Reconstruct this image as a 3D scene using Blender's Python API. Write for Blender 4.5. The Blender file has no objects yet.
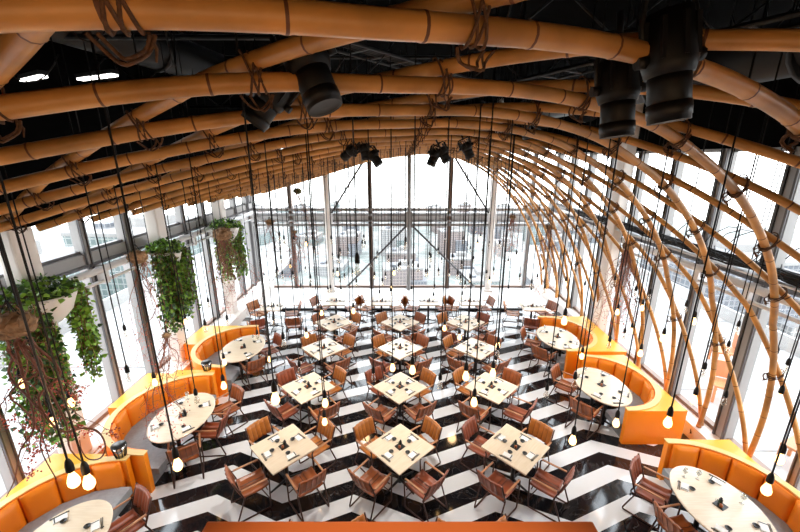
import bpy, bmesh, math, random
from mathutils import Vector, Matrix, noise
R=random.Random(7)
PI=math.pi
scn=bpy.context.scene
C=scn.collection
EYE=Vector((0,0,5.34)); PITCH=math.radians(16.15); F=374.0
cP,sP=math.cos(PITCH),math.sin(PITCH)
def proj(v):
    d=Vector(v)-EYE; zc=d.y*cP-d.z*sP; yc=d.y*sP+d.z*cP
    if zc<.05: return None
    return (399.5+F*d.x/zc,266-F*yc/zc,zc)
def at(x,y,zc):            # place in the room seen under that bearing at a given distance
    a=(x-399.5)/F*zc; b=-(y-266)/F*zc
    return Vector((a,zc*cP+b*sP,5.34-zc*sP+b*cP))
# ---------------------------------------------------------------- materials
def mat(name,col,rough=.5,metal=0,var=0,scale=8,bump=0,col2=None,stretch=None,emit=None,spec=None,sss=0):
    m=bpy.data.materials.new(name); m.use_nodes=True; nt=m.node_tree; b=nt.nodes['Principled BSDF']
    b.inputs['Base Color'].default_value=(*col,1); b.inputs['Roughness'].default_value=rough; b.inputs['Metallic'].default_value=metal
    if spec is not None: b.inputs['Specular IOR Level'].default_value=spec
    if var or col2 or bump:
        tc=nt.nodes.new('ShaderNodeTexCoord'); mp=nt.nodes.new('ShaderNodeMapping'); n=nt.nodes.new('ShaderNodeTexNoise')
        nt.links.new(tc.outputs['Object'],mp.inputs[0]); nt.links.new(mp.outputs[0],n.inputs['Vector'])
        if stretch: mp.inputs['Scale'].default_value=stretch
        n.inputs['Scale'].default_value=scale; n.inputs['Detail'].default_value=4
        r=nt.nodes.new('ShaderNodeValToRGB'); r.color_ramp.elements[0].position=.3; r.color_ramp.elements[1].position=.7
        c2=col2 or tuple(min(1,c*(1+var)) for c in col); c1=tuple(c*(1-var) for c in col) if not col2 else col
        r.color_ramp.elements[0].color=(*c1,1); r.color_ramp.elements[1].color=(*c2,1)
        nt.links.new(n.outputs['Fac'],r.inputs[0]); nt.links.new(r.outputs[0],b.inputs['Base Color'])
        if bump:
            bp=nt.nodes.new('ShaderNodeBump'); bp.inputs['Strength'].default_value=bump; bp.inputs['Distance'].default_value=.01
            nt.links.new(n.outputs['Fac'],bp.inputs['Height']); nt.links.new(bp.outputs[0],b.inputs['Normal'])
    if emit:
        b.inputs['Emission Color'].default_value=(*emit[0],1); b.inputs['Emission Strength'].default_value=emit[1]
    return m
M={}
M['bamboo']=mat('bamboo',(.50,.23,.058),.38,var=.34,scale=3,bump=.15)
M['bamboo_node']=mat('bamboo_node',(.12,.04,.015),.6)
M['bamboo_end']=mat('bamboo_end',(.75,.5,.25),.7,var=.1)
M['rope']=mat('rope',(.10,.045,.02),.9,var=.4,scale=60,bump=.6)
M['leather']=mat('leather',(.32,.085,.02),.30,var=.3,scale=6,bump=.12)
M['leather_lit_tan']=mat('leather_lit_tan',(.46,.155,.026),.28,var=.25,scale=6,bump=.12)  # lit copy of the brown leather, light painted in; also mixed in at random
M['leather_red']=mat('leather_red',(.27,.062,.022),.30,var=.25,scale=6,bump=.12)
M['seam']=mat('seam',(.08,.025,.012),.6)
M['frame']=mat('bronze_tube',(.075,.032,.022),.3,metal=.6)
M['armwood']=mat('arm_wood',(.50,.24,.12),.35,var=.2,scale=10)
M['oak']=mat('oak',(.78,.64,.47),.2,col2=(.85,.73,.57),scale=5,stretch=(1,9,1),spec=.8)
M['oakedge']=mat('oak_edge',(.40,.24,.13),.4)
M['darkmetal']=mat('dark_metal',(.02,.018,.018),.4,metal=.5)
M['orange']=mat('orange_leather',(1,.255,.004),.42,var=.06,scale=5,bump=.08)
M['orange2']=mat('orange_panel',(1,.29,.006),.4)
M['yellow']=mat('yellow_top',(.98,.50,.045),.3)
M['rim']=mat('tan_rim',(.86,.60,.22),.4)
M['greyseat']=mat('grey_upholstery',(.33,.36,.39),.6,var=.1,scale=20)
M['napkin']=mat('napkin',(.88,.87,.84),.8)
M['black']=mat('black_lacquer',(.012,.012,.012),.3)
M['blackmatt']=mat('black_matt',(.003,.003,.0035),.5,spec=.3)
M['cord']=mat('black_cord',(.006,.005,.005),.7)
M['white']=mat('white_paint',(.86,.84,.82),.5)
M['cream']=mat('cream_paint',(.84,.78,.73),.5)
M['alu']=mat('grey_aluminium',(.30,.29,.285),.45,metal=.2)
M['alu_d']=mat('dark_aluminium',(.10,.095,.10),.45,metal=.2)
M['alu_b']=mat('brown_aluminium',(.20,.13,.10),.45,metal=.2)
M['pipe']=mat('white_steel',(.72,.72,.73),.4)
M['terracotta']=mat('terracotta',(.66,.15,.03),.5,var=.05,scale=4)
M['leaf']=mat('ivy_leaf',(.09,.26,.02),.45,col2=(.28,.48,.05),scale=5)
M['leaf_d']=mat('ivy_leaf_dark',(.010,.045,.008),.45,col2=(.05,.13,.015),scale=6)
M['twig']=mat('twig',(.20,.08,.05),.8)
M['twig_r']=mat('red_twig',(.30,.11,.07),.8,var=.3)
M['berry']=mat('red_berry',(.60,.10,.055),.5,var=.3,scale=9)
M['root']=mat('root_fibre',(.17,.09,.045),.95,col2=(.46,.29,.16),scale=14,bump=.8)
M['chrome']=mat('chrome',(.7,.7,.7),.15,metal=1)
M['ceiling']=mat('black_ceiling',(.0015,.0015,.0016),.95,spec=.05)
M['duct']=mat('dark_duct',(.005,.005,.006),.45,spec=.35)
M['glow_white']=mat('white_glow',(1,1,1),.5,emit=((1,.97,.92),6))
M['bulb_lit']=mat('bulb_glow',(1,.8,.5),.3,emit=((1,.58,.22),3))
M['bulb_core']=mat('bulb_filament',(1,.9,.6),.3,emit=((1,.85,.55),14))
M['nestgreen']=mat('moss',(.06,.08,.02),.9,var=.4)
M['terrace']=mat('terrace_paving',(.40,.395,.39),.7,var=.05,scale=1)
M['wood_out']=mat('outdoor_wood',(.55,.22,.10),.5)
M['mezz']=mat('mezzanine_wall',(.55,.40,.28),.7)
def glassmat(name,tint,fac):
    m=bpy.data.materials.new(name); m.use_nodes=True; nt=m.node_tree; nt.nodes.clear()
    o=nt.nodes.new('ShaderNodeOutputMaterial'); t=nt.nodes.new('ShaderNodeBsdfTransparent'); g=nt.nodes.new('ShaderNodeBsdfGlossy'); mx=nt.nodes.new('ShaderNodeMixShader')
    t.inputs[0].default_value=(*tint,1); g.inputs['Roughness'].default_value=.02; mx.inputs[0].default_value=fac
    nt.links.new(t.outputs[0],mx.inputs[1]); nt.links.new(g.outputs[0],mx.inputs[2]); nt.links.new(mx.outputs[0],o.inputs[0]); return m
M['pane']=glassmat('window_glass',(.97,.985,.985),.05)
M['bulbglass']=glassmat('clear_bulb_glass',(.97,.95,.90),.22)
M['tumbler']=glassmat('tumbler_glass',(.9,.93,.93),.3)
# floor: black and white chevrons with marble veining
def floor_mat():
    m=bpy.data.materials.new('chevron_marble'); m.use_nodes=True; nt=m.node_tree; b=nt.nodes['Principled BSDF']; N=nt.nodes.new; L=nt.links.new
    def mth(op,a,bb=None,c=None):
        n=N('ShaderNodeMath'); n.operation=op
        for i,v in enumerate((a,bb,c)):
            if v is None: continue
            if isinstance(v,(int,float)): n.inputs[i].default_value=v
            else: L(v,n.inputs[i])
        return n.outputs[0]
    g=N('ShaderNodeNewGeometry'); sp=N('ShaderNodeSeparateXYZ'); L(g.outputs['Position'],sp.inputs[0])
    # zigzag: peaks (far points) at x = 3.76 + 2.26 k
    xs=mth('ADD',sp.outputs[0],-3.76+2.26*10); w=mth('MODULO',xs,2.26); w=mth('MINIMUM',w,mth('SUBTRACT',2.26,w))
    yy=mth('ADD',mth('ADD',sp.outputs[1],mth('MULTIPLY',w,.42)),-5.81+.62*20)
    ph=mth('MODULO',yy,.62)
    blk=mth('GREATER_THAN',ph,.31)  # below the 5.81 edge is black
    no=N('ShaderNodeTexNoise'); no.inputs['Scale'].default_value=1.7; no.inputs['Detail'].default_value=7; no.inputs['Distortion'].default_value=1.6
    L(g.outputs['Position'],no.inputs['Vector'])
    v=mth('ABSOLUTE',mth('SUBTRACT',no.outputs['Fac'],.5)); vein=mth('LESS_THAN',v,.006)
    rw=N('ShaderNodeMix'); rw.data_type='RGBA'; rw.inputs[6].default_value=(.84,.88,.92,1); rw.inputs[7].default_value=(.75,.77,.80,1); L(mth('MULTIPLY',no.outputs['Fac'],.6),rw.inputs[0])
    rb=N('ShaderNodeMix'); rb.data_type='RGBA'; rb.inputs[6].default_value=(.010,.010,.012,1); rb.inputs[7].default_value=(.045,.04,.04,1); L(vein,rb.inputs[0])
    mx=N('ShaderNodeMix'); mx.data_type='RGBA'; L(blk,mx.inputs[0]); L(rw.outputs[2],mx.inputs[6]); L(rb.outputs[2],mx.inputs[7])
    # plain white stone past the dark nosing strip
    far=mth('GREATER_THAN',sp.outputs[1],12.67); m2=N('ShaderNodeMix'); m2.data_type='RGBA'; L(far,m2.inputs[0]); L(mx.outputs[2],m2.inputs[6]); m2.inputs[7].default_value=(.82,.80,.79,1)
    L(m2.outputs[2],b.inputs['Base Color']); b.inputs['Roughness'].default_value=.07; b.inputs['Specular IOR Level'].default_value=.85
    return m
M['floor']=floor_mat()
def facade(name,wall,win,sc):
    m=bpy.data.materials.new(name); m.use_nodes=True; nt=m.node_tree; b=nt.nodes['Principled BSDF']
    tc=nt.nodes.new('ShaderNodeTexCoord'); br=nt.nodes.new('ShaderNodeTexBrick'); mp=nt.nodes.new('ShaderNodeMapping')
    cx=nt.nodes.new('ShaderNodeSeparateXYZ'); ad=nt.nodes.new('ShaderNodeMath'); cb=nt.nodes.new('ShaderNodeCombineXYZ')
    nt.links.new(tc.outputs['Object'],cx.inputs[0]); nt.links.new(cx.outputs[0],ad.inputs[0]); nt.links.new(cx.outputs[1],ad.inputs[1])
    nt.links.new(ad.outputs[0],cb.inputs[0]); nt.links.new(cx.outputs[2],cb.inputs[1]); nt.links.new(cb.outputs[0],mp.inputs[0]); nt.links.new(mp.outputs[0],br.inputs['Vector'])
    br.offset=0; br.inputs['Scale'].default_value=sc; br.inputs['Mortar Size'].default_value=.09; br.inputs['Brick Width'].default_value=.9; br.inputs['Row Height'].default_value=.9
    br.inputs['Color1'].default_value=(*win,1); br.inputs['Color2'].default_value=(*[w*.8 for w in win],1); br.inputs['Mortar'].default_value=(*wall,1)
    nt.links.new(br.outputs[0],b.inputs['Base Color']); b.inputs['Roughness'].default_value=.6; return m
FAC=[facade('facade_pale',(.34,.33,.32),(.2,.205,.21),.5),facade('facade_teal',(.23,.25,.245),(.11,.15,.15),.5),facade('facade_pink',(.25,.205,.19),(.14,.12,.12),.45),facade('facade_grey',(.19,.195,.205),(.10,.11,.13),.5)]
M['roof_pale']=mat('roof_pale',(.24,.235,.23),.8,var=.15,scale=.1)
# ---------------------------------------------------------------- mesh helpers
class MB:
    def __init__(s): s.v=[];s.f=[];s.m=[];s.mats=[];s.sm=[]
    def mi(s,k):
        if k not in s.mats: s.mats.append(k)
        return s.mats.index(k)
    def add(s,vs,fs,k,smooth=False,T=None):
        o=len(s.v); i=s.mi(k)
        s.v+= [tuple(T@Vector(v)) for v in vs] if T else [tuple(v) for v in vs]
        for f in fs: s.f.append(tuple(o+a for a in f)); s.m.append(i); s.sm.append(smooth)
    def box(s,c,d,k,T=None,bev=0):
        x,y,z=c;a,b,e=d[0]/2,d[1]/2,d[2]/2
        if bev:
            bm=bmesh.new(); bmesh.ops.create_cube(bm,size=1)
            for v in bm.verts: v.co=Vector((x+v.co.x*d[0],y+v.co.y*d[1],z+v.co.z*d[2]))
            bmesh.ops.bevel(bm,geom=bm.edges[:],offset=bev,segments=2,affect='EDGES',profile=.6)
            bm.verts.index_update()
            s.add([v.co.copy() for v in bm.verts],[[v.index for v in f.verts] for f in bm.faces],k,False,T); bm.free(); return
        vs=[(x+i*a,y+j*b,z+l*e) for i in(-1,1) for j in(-1,1) for l in(-1,1)]
        s.add(vs,[(0,1,3,2),(4,6,7,5),(0,4,5,1),(2,3,7,6),(0,2,6,4),(1,5,7,3)],k,False,T)
    def tube(s,pts,r,k,n=8,T=None,caps=True,smooth=True,ringk=None):
        pts=[Vector(p) for p in pts]; N_=len(pts)
        rr=r if isinstance(r,(list,tuple)) else [r]*N_
        tn=[]
        for i in range(N_):
            t=(pts[min(i+1,N_-1)]-pts[max(i-1,0)])
            tn.append(t.normalized() if t.length>1e-9 else Vector((0,0,1)))
        u=tn[0].orthogonal().normalized(); vs=[];fs=[]
        for i in range(N_):
            u=(u-tn[i]*u.dot(tn[i])).normalized(); w=tn[i].cross(u)
            for j in range(n):
                a=2*PI*j/n; vs.append(pts[i]+(u*math.cos(a)+w*math.sin(a))*rr[i])
        segs={}
        for i in range(N_-1):
            kk=ringk[i] if ringk else k
            segs.setdefault(kk,[]).extend([(i*n+j,i*n+(j+1)%n,(i+1)*n+(j+1)%n,(i+1)*n+j) for j in range(n)])
        first=True; o=len(s.v)
        s.v+=[tuple(T@v) if T else tuple(v) for v in vs]
        for kk,fl in segs.items():
            mi=s.mi(kk)
            for f in fl: s.f.append(tuple(o+a for a in f)); s.m.append(mi); s.sm.append(smooth)
        if caps:
            mi=s.mi(k)
            s.f.append(tuple(o+j for j in reversed(range(n)))); s.m.append(mi); s.sm.append(False)
            s.f.append(tuple(o+(N_-1)*n+j for j in range(n))); s.m.append(mi); s.sm.append(False)
    def lathe(s,prof,k,n=16,T=None,sx=1,sy=1,smooth=True):
        vs=[];fs=[]
        for r,z in prof:
            for j in range(n):
                a=2*PI*j/n; vs.append((r*math.cos(a)*sx,r*math.sin(a)*sy,z))
        for i in range(len(prof)-1):
            for j in range(n): fs.append((i*n+j,i*n+(j+1)%n,(i+1)*n+(j+1)%n,(i+1)*n+j))
        if prof[0][0]>1e-4: fs.append(tuple(reversed(range(n))))
        if prof[-1][0]>1e-4: fs.append(tuple((len(prof)-1)*n+j for j in range(n)))
        s.add(vs,fs,k,smooth,T)
    def prism(s,poly,z0,z1,k,T=None,top=None):
        n=len(poly); vs=[(p[0],p[1],z0) for p in poly]+[(p[0],p[1],z1) for p in poly]
        s.add(vs,[(i,(i+1)%n,n+(i+1)%n,n+i) for i in range(n)]+[tuple(reversed(range(n)))],k,False,T)
        s.add([(p[0],p[1],z1) for p in poly],[tuple(range(n))],top or k,False,T)
    def build(s,name,parent=None):
        me=bpy.data.meshes.new(name); me.from_pydata(s.v,[],s.f); me.update()
        for k in s.mats: me.materials.append(M[k] if isinstance(k,str) else k)
        me.polygons.foreach_set('material_index',s.m); me.polygons.foreach_set('use_smooth',s.sm)
        bm=bmesh.new(); bm.from_mesh(me); bmesh.ops.recalc_face_normals(bm,faces=bm.faces[:]); bm.to_mesh(me); bm.free()
        o=bpy.data.objects.new(name,me); C.objects.link(o)
        if parent: o.parent=parent
        return o
def struct(o): o['kind']='structure'; return o
ALL=[]
def tag(o,label,cat,group=None,loc=None):
    o['label']=label; o['category']=cat
    if group: o['group']=group
    ALL.append(o); return o
def empty(name,loc=(0,0,0),rz=0):
    o=bpy.data.objects.new(name,None); C.objects.link(o); o.location=loc; o.rotation_euler.z=rz; o.empty_display_size=.1; return o
def dup(root,loc,rz=0,mats=None):
    r=root.copy(); C.objects.link(r); r.location=loc; r.rotation_euler=(0,0,rz)
    for ch in list(root.children):
        c=ch.copy(); C.objects.link(c); c.parent=r
        if mats and ch.name.split('.')[0] in mats: c.data=mats[ch.name.split('.')[0]]
        for g in ch.children:
            d=g.copy(); C.objects.link(d); d.parent=c
    return r
def T_(loc,rz=0): return Matrix.Translation(Vector(loc))@Matrix.Rotation(rz,4,'Z')
ORD=['first','second','third','fourth','fifth','sixth','seventh','eighth','ninth','tenth','eleventh','twelfth','thirteenth','fourteenth','fifteenth','sixteenth','seventeenth','eighteenth','nineteenth','twentieth']+['twenty-'+a for a in ['first','second','third','fourth','fifth','sixth','seventh','eighth','ninth']]+['thirtieth']+['thirty-'+a for a in ['first','second','third','fourth','fifth','sixth','seventh','eighth','ninth']]+['fortieth']
# ---------------------------------------------------------------- room shell
XL,XR,YF,ZT=-6.05,6.1,15.2,7.4
m=MB(); m.box(((XL+XR)/2,(YF-2.5)/2,-.1),(XR-XL+.3,YF+2.7,.2),'floor'); struct(m.build('floor'))
m=MB(); m.box(((XL+XR)/2,(YF-2.5)/2,ZT+.1),(XR-XL+.3,YF+2.7,.2),'ceiling'); struct(m.build('ceiling'))
m=MB(); m.box(((XL+XR)/2,-2.4,3.65),(XR-XL+.3,.2,7.3),'mezz'); struct(m.build('wall_back'))
m=MB(); m.box((XL+.28,(YF-2.3)/2,5.90),(.72,YF+2.3,3.06),'ceiling'); m.box((XL-.05,-.6,2.8),(.2,3.4,5.6),'mezz'); struct(m.build('wall_left'))
m=MB(); m.box((XR+.05,(YF-2.3)/2,6.4),(.2,YF+2.3,1.8),'ceiling'); m.box((XR+.05,-.6,2.75),(.2,3.4,5.5),'mezz'); struct(m.build('wall_right'))
m=MB(); m.box(((XL+XR)/2,YF+.05,6.6),(XR-XL,.2,1.75),'ceiling'); struct(m.build('wall_far'))
tn=[0]
def trim(mb):
    tn[0]+=1; return struct(mb.build('trim_%d'%tn[0]))
m=MB(); m.box((0,12.67,.035),(8.9,.13,.07),'blackmatt'); trim(m)                       # dark nosing strip
m=MB(); m.box((-5.7,6.6,.15),(.66,17,.30),'cream'); trim(m)                       # low ledges along the glass
m=MB(); m.box((5.9,6.6,.15),(.36,17,.30),'cream'); trim(m)
# side transoms: dark beam, white pipe and plates under it
for sx,x in ((1,XL),(-1,XR)):
    m=MB(); m.box((x+sx*.04,8,3.50),(.16,14.4,.20),'alu'); m.box((x+sx*.10,8,3.36),(.10,14.4,.05),'alu_d'); m.box((x+sx*.02,8,3.63),(.1,14.4,.05),'alu_d'); trim(m)
    m=MB(); m.tube([(x+sx*.25,.9,3.26),(x+sx*.25,15.1,3.26)],.07,'pipe',12)
    m.tube([(x+sx*.25,.9,3.03),(x+sx*.25,15.1,3.03)],.035,'pipe',8)
    y=1.5
    while y<15: m.box((x+sx*.2,y,3.15),(.2,.12,.36),'pipe'); y+=1.1
    trim(m)
m=MB()
for z in (3.34,2.72): m.box((0,YF-.08,z),(12,.18,.11),'alu')
m.box((0,YF-.02,3.02),(12,.08,.34),'pipe'); m.tube([(-6,YF-.25,3.14),(6,YF-.25,3.14)],.05,'alu',10); m.tube([(-6,YF-.25,2.90),(6,YF-.25,2.90)],.045,'alu',10); trim(m)
# window bays: one mullion and sill rail per bay, panes as parts
wn=[0]
def bay(axis,fix,a,b,mull,ztop,z0,inn):
    wn[0]+=1; m=MB()
    def bx(c,z,w,h,d,k):
        if axis=='y': m.box((fix+inn*d[0],c,z),(d[1],w,h),k)
        else: m.box((c,fix+inn*d[0],z),(w,d[1],h),k)
    mw,mk=mull
    bx(a,(z0+ztop)/2,mw,ztop-z0,(.05,.16),mk)
    bx(a-mw*.38,(z0+ztop)/2,mw*.16,ztop-z0,(.14,.04),'alu_d'); bx(a+mw*.38,(z0+ztop)/2,mw*.16,ztop-z0,(.14,.04),'alu_d')
    bx((a+b)/2,z0+.04,b-a,.08,(.02,.12),'alu_b'); bx((a+b)/2,ztop-.03,b-a,.06,(.02,.12),'alu')
    o=struct(m.build('window_%d'%wn[0]))
    for zz0,zz1 in ((z0+.08,3.0),(3.45,ztop-.06)):
        g=MB()
        if axis=='y': g.box((fix,(a+b)/2,(zz0+zz1)/2),(.012,b-a-.06,zz1-zz0),'pane')
        else: g.box(((a+b)/2,fix,(zz0+zz1)/2),(b-a-.06,.012,zz1-zz0),'pane')
        g.build('pane',o)
ys=[1.36+1.1*k for k in range(13)]
for a in ys: bay('y',XL,a,min(a+1.1,YF),(.15,'alu'),4.8,.3,1)
y=1.3; k=0
rys=[2.0,3.25,4.55,5.85,7.15,8.4,9.65,10.9,12.15,13.4,14.6]
for i,a in enumerate(rys): bay('y',XR,a,rys[i+1] if i+1<len(rys) else YF,(.24 if i==3 else .14,'alu'),5.5,.3,-1)
fx=[-6.0,-4.42,-2.86,-1.20,.36,2.0,3.66,5.27]
fk=['alu','alu_b','alu','alu_b','alu','alu_b','alu','alu']
for i,a in enumerate(fx): bay('x',YF,a,fx[i+1] if i<7 else 6.1,(.14 if i not in(3,5) else .17,fk[i]),5.75,0,-1)
# steel columns and braces
for x in (-2.86,3.66):
    m=MB(); m.tube([(x,YF-.45,0),(x,YF-.45,ZT)],.12,'cream',14); m.box((x,YF-.45,.04),(.36,.36,.08),'cream'); m.box((x,YF-.38,3.02),(.34,.3,.4),'pipe'); trim(m)
m=MB(); m.tube([(.36,YF-.3,0),(.36,YF-.3,ZT)],.085,'alu',12); m.box((.36,YF-.28,3.02),(.24,.2,.5),'alu'); trim(m)
for p,q in (((-1.15,5.6),(-2.75,3.2)),((2.0,5.5),(3.55,3.2)),((.25,2.7),(-2.2,.15)),((.5,2.7),(3.1,.15))):
    m=MB(); m.tube([(p[0],YF-.3,p[1]),(q[0],YF-.3,q[1])],.04,'alu_d',8)
    for e in (p,q): m.tube([(e[0],YF-.32,e[1]-.05),(e[0],YF-.26,e[1]+.05)],.06,'alu',8)
    trim(m)
for y in (5.40,8.65,11.75):
    m=MB(); m.box((-5.68,y,3.7),(.28,.36,7.4),'cream',bev=.04); m.box((-5.68,y,.16),(.5,.6,.32),'cream',bev=.03); trim(m)
m=MB(); m.box((5.75,9.9,3.7),(.26,.36,7.4),'cream',bev=.04); trim(m)
# ---------------------------------------------------------------- bamboo grid shell
NEAR=[(-5.34,4.46),(-4.6,4.74),(-3.9,4.99),(-2.6,5.36),(-1.1,5.68),(0.0,5.77),(1.0,5.78),(1.9,5.64),(2.6,5.38),(3.3,5.01),(3.95,4.52),(4.5,3.98),(4.98,3.32),(5.36,2.52),(5.62,1.7),(5.76,.9),(5.82,.0)]
FAR =[(-5.34,4.04),(-4.55,4.27),(-3.9,4.45),(-2.6,4.83),(-1.1,5.25),(0.0,5.42),(1.0,5.50),(2.0,5.38),(2.6,5.18),(3.2,4.88),(3.75,4.44),(4.2,4.0),(4.7,3.38),(5.15,2.62),(5.5,1.8),(5.75,1.0),(5.9,.0)]
SS=[0]
for a,b in zip(NEAR,NEAR[1:]): SS.append(SS[-1]+math.hypot(a[0]-b[0],a[1]-b[1]))
s0=SS[5]; SS=[s-s0 for s in SS]; SMIN,SMAX=SS[0],SS[-1]
def cr(P,s):
    s=max(SMIN,min(SMAX-1e-6,s)); i=0
    while SS[i+1]<=s: i+=1
    t=(s-SS[i])/(SS[i+1]-SS[i]); g=lambda j:P[max(0,min(len(P)-1,j))]
    out=[]
    for c in (0,1):
        p0,p1,p2,p3=g(i-1)[c],g(i)[c],g(i+1)[c],g(i+2)[c]
        out.append(.5*((2*p1)+(-p0+p2)*t+(2*p0-5*p1+4*p2-p3)*t*t+(-p0+3*p1-3*p2+p3)*t**3))
    return out
def surf(s,y,off=0):
    w=max(0,min(1.0,(y-2)/12.5)); a=cr(NEAR,s); b=cr(FAR,s)
    p=Vector((a[0]*(1-w)+b[0]*w,y,a[1]*(1-w)+b[1]*w))
    if off:
        a2=cr(NEAR,s+.03);a1=cr(NEAR,s-.03); t=Vector((a2[0]-a1[0],0,a2[1]-a1[1])).normalized()
        n=Vector((-t.z,0,t.x)); p+=n*off
    return p
A1,A2,SP=.36,.60,1.0
G1=6.0
def gg(s): return s if s<G1 else G1+(s-G1)*.5
def gi(g): return g if g<G1 else G1+(g-G1)/.5
YMAX=14.55; YMIN=.75
def pole(fn,s_a,s_b,rad,name,par=None,seed=0):
    rr=random.Random(seed); ph=rr.random()*.4
    pts=[];rs=[];ks=[]; L=s_b-s_a; st=.11; n=max(2,int(L/st)); nodes=[]
    q=s_a+.1+ph
    while q<s_b-.05: nodes.append(q); q+=.40+rr.random()*.08
    ss=[s_a+L*i/n for i in range(n+1)]
    ss=[x for x in ss if all(abs(x-q)>.03 for q in nodes)]
    for q in nodes: ss+=[q-.022,q-.006,q+.006,q+.022]
    ss.sort(); ss=[x for x in ss if s_a<=x<=s_b]
    jit=rr.uniform(-.01,.01)
    for x in ss:
        pts.append(fn(x)); near=min([abs(x-q) for q in nodes] or [1])
        rs.append(rad*(1.26-.36*max(0,min(1,(x+4)/8)))*(1.045 if near<.01 else .985 if near<.03 else 1.0))
    for i in range(len(ss)-1):
        mid=(ss[i]+ss[i+1])/2; ks.append('bamboo_node' if any(abs(mid-q)<.005 for q in nodes) else 'bamboo')
    m=MB(); m.tube(pts,rs,'bamboo',12,ringk=ks); return m
def span(y0,sl):
    a,b=SMIN,SMAX
    ss=[SMIN+(SMAX-SMIN)*i/400 for i in range(401)]
    ok=[s for s in ss if YMIN<=y0+sl*gg(s)<=YMAX]
    return (min(ok),max(ok)) if len(ok)>8 else None
# rope lashing mesh, x along the pole, z outwards from the vault
def lash_mesh(seed):
    rr=random.Random(seed); m=MB()
    for k in range(4):
        x=-.026+.018*k; rx=.055+.008*rr.random(); pts=[]
        for j in range(15):
            a=2*PI*j/14; pts.append((x+.03*math.sin(a)*(1 if k%2 else -1),math.cos(a)*rx,.045+math.sin(a)*(rx+.045)))
        m.tube(pts,.0065,'rope',5,caps=False)
    for k in range(2):
        d=.045+.05*rr.random(); x=rr.uniform(-.03,.03); pts=[]
        for j in range(11):
            t=j/10; pts.append((x+(t-.5)*(.12+.04*k),.03*math.sin(t*9),-.06-d*(1-abs(2*t-1)**1.5)))
        m.tube(pts,.006,'rope',5)
    m.tube([(.05,.02,-.05),(.06,.03,-.09),(.055,.01,-.13)],[.006,.005,.003],'rope',5)
    return m
lash=[lash_mesh(i).build('rope_lashing') for i in range(3)]
lash_used=set()
f1=[]; 
yi=[-.56+SP*k for k in range(-2,19)]
LV0=4.42     # arc position of one row of crossings
zk=[]
fam1=[];fam2=[]
for y0 in yi:
    sp=span(y0,A1)
    if sp: fam1.append((y0,sp))
off=0
for k in range(-6,26):
    y0=(LV0*(A1+A2)-.56)+SP*k
    sp=span(y0,-A2)
    if sp and sp[1]-sp[0]>.8: fam2.append((y0,(max(sp[0],SMIN+.18),sp[1])))
RB=.0445
fam1s=sorted(fam1,key=lambda t:t[0]); fam2s=sorted(fam2,key=lambda t:t[0])
for i,(y0,(a,b)) in enumerate(fam1s):
    o=pole(lambda s:surf(s,y0+A1*gg(s)),a,b,RB,'x',seed=i).build('bamboo_pole')
    tag(o,'orange-brown bamboo cross rib with rope lashings, %s from the camera'%ORD[i],'bamboo pole','bamboo cross ribs of the vault')
    for (z0,(c,d)) in fam2s:
        s=gi((z0-y0)/(A1+A2))
        if a+.05<s<b-.05 and c+.02<s<d-.02:
            p=surf(s,y0+A1*gg(s)); p2=surf(s+.05,y0+A1*gg(s+.05)); t=(p2-p).normalized(); n=surf(s,y0+A1*gg(s),.1)-p; n=(n-t*n.dot(t)).normalized(); w=n.cross(t)
            # lashings on the upright part keep hanging tails downwards
            mt=Matrix((( t.x,w.x,n.x,p.x),(t.y,w.y,n.y,p.y),(t.z,w.z,n.z,p.z),(0,0,0,1)))
            li=R.randrange(3); src=lash[li]
            if li in lash_used: l=src.copy(); C.objects.link(l)
            else: l=src; lash_used.add(li)
            l.parent=o; l.matrix_local=mt
for i,(y0,(a,b)) in enumerate(fam2s):
    o=pole(lambda s:surf(s,y0-A2*gg(s),.10),a,b,RB*.92,'x',seed=100+i).build('bamboo_pole')
    tag(o,'bamboo pole slanting over the cross ribs, %s from the camera'%ORD[i],'bamboo pole','slanting bamboo poles of the vault')
o=pole(lambda s:surf(s,YMAX+.1),SMIN,SMAX,RB,'x',seed=300).build('bamboo_pole')
tag(o,'last bamboo arch closing the vault in front of the far windows','bamboo pole')
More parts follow.
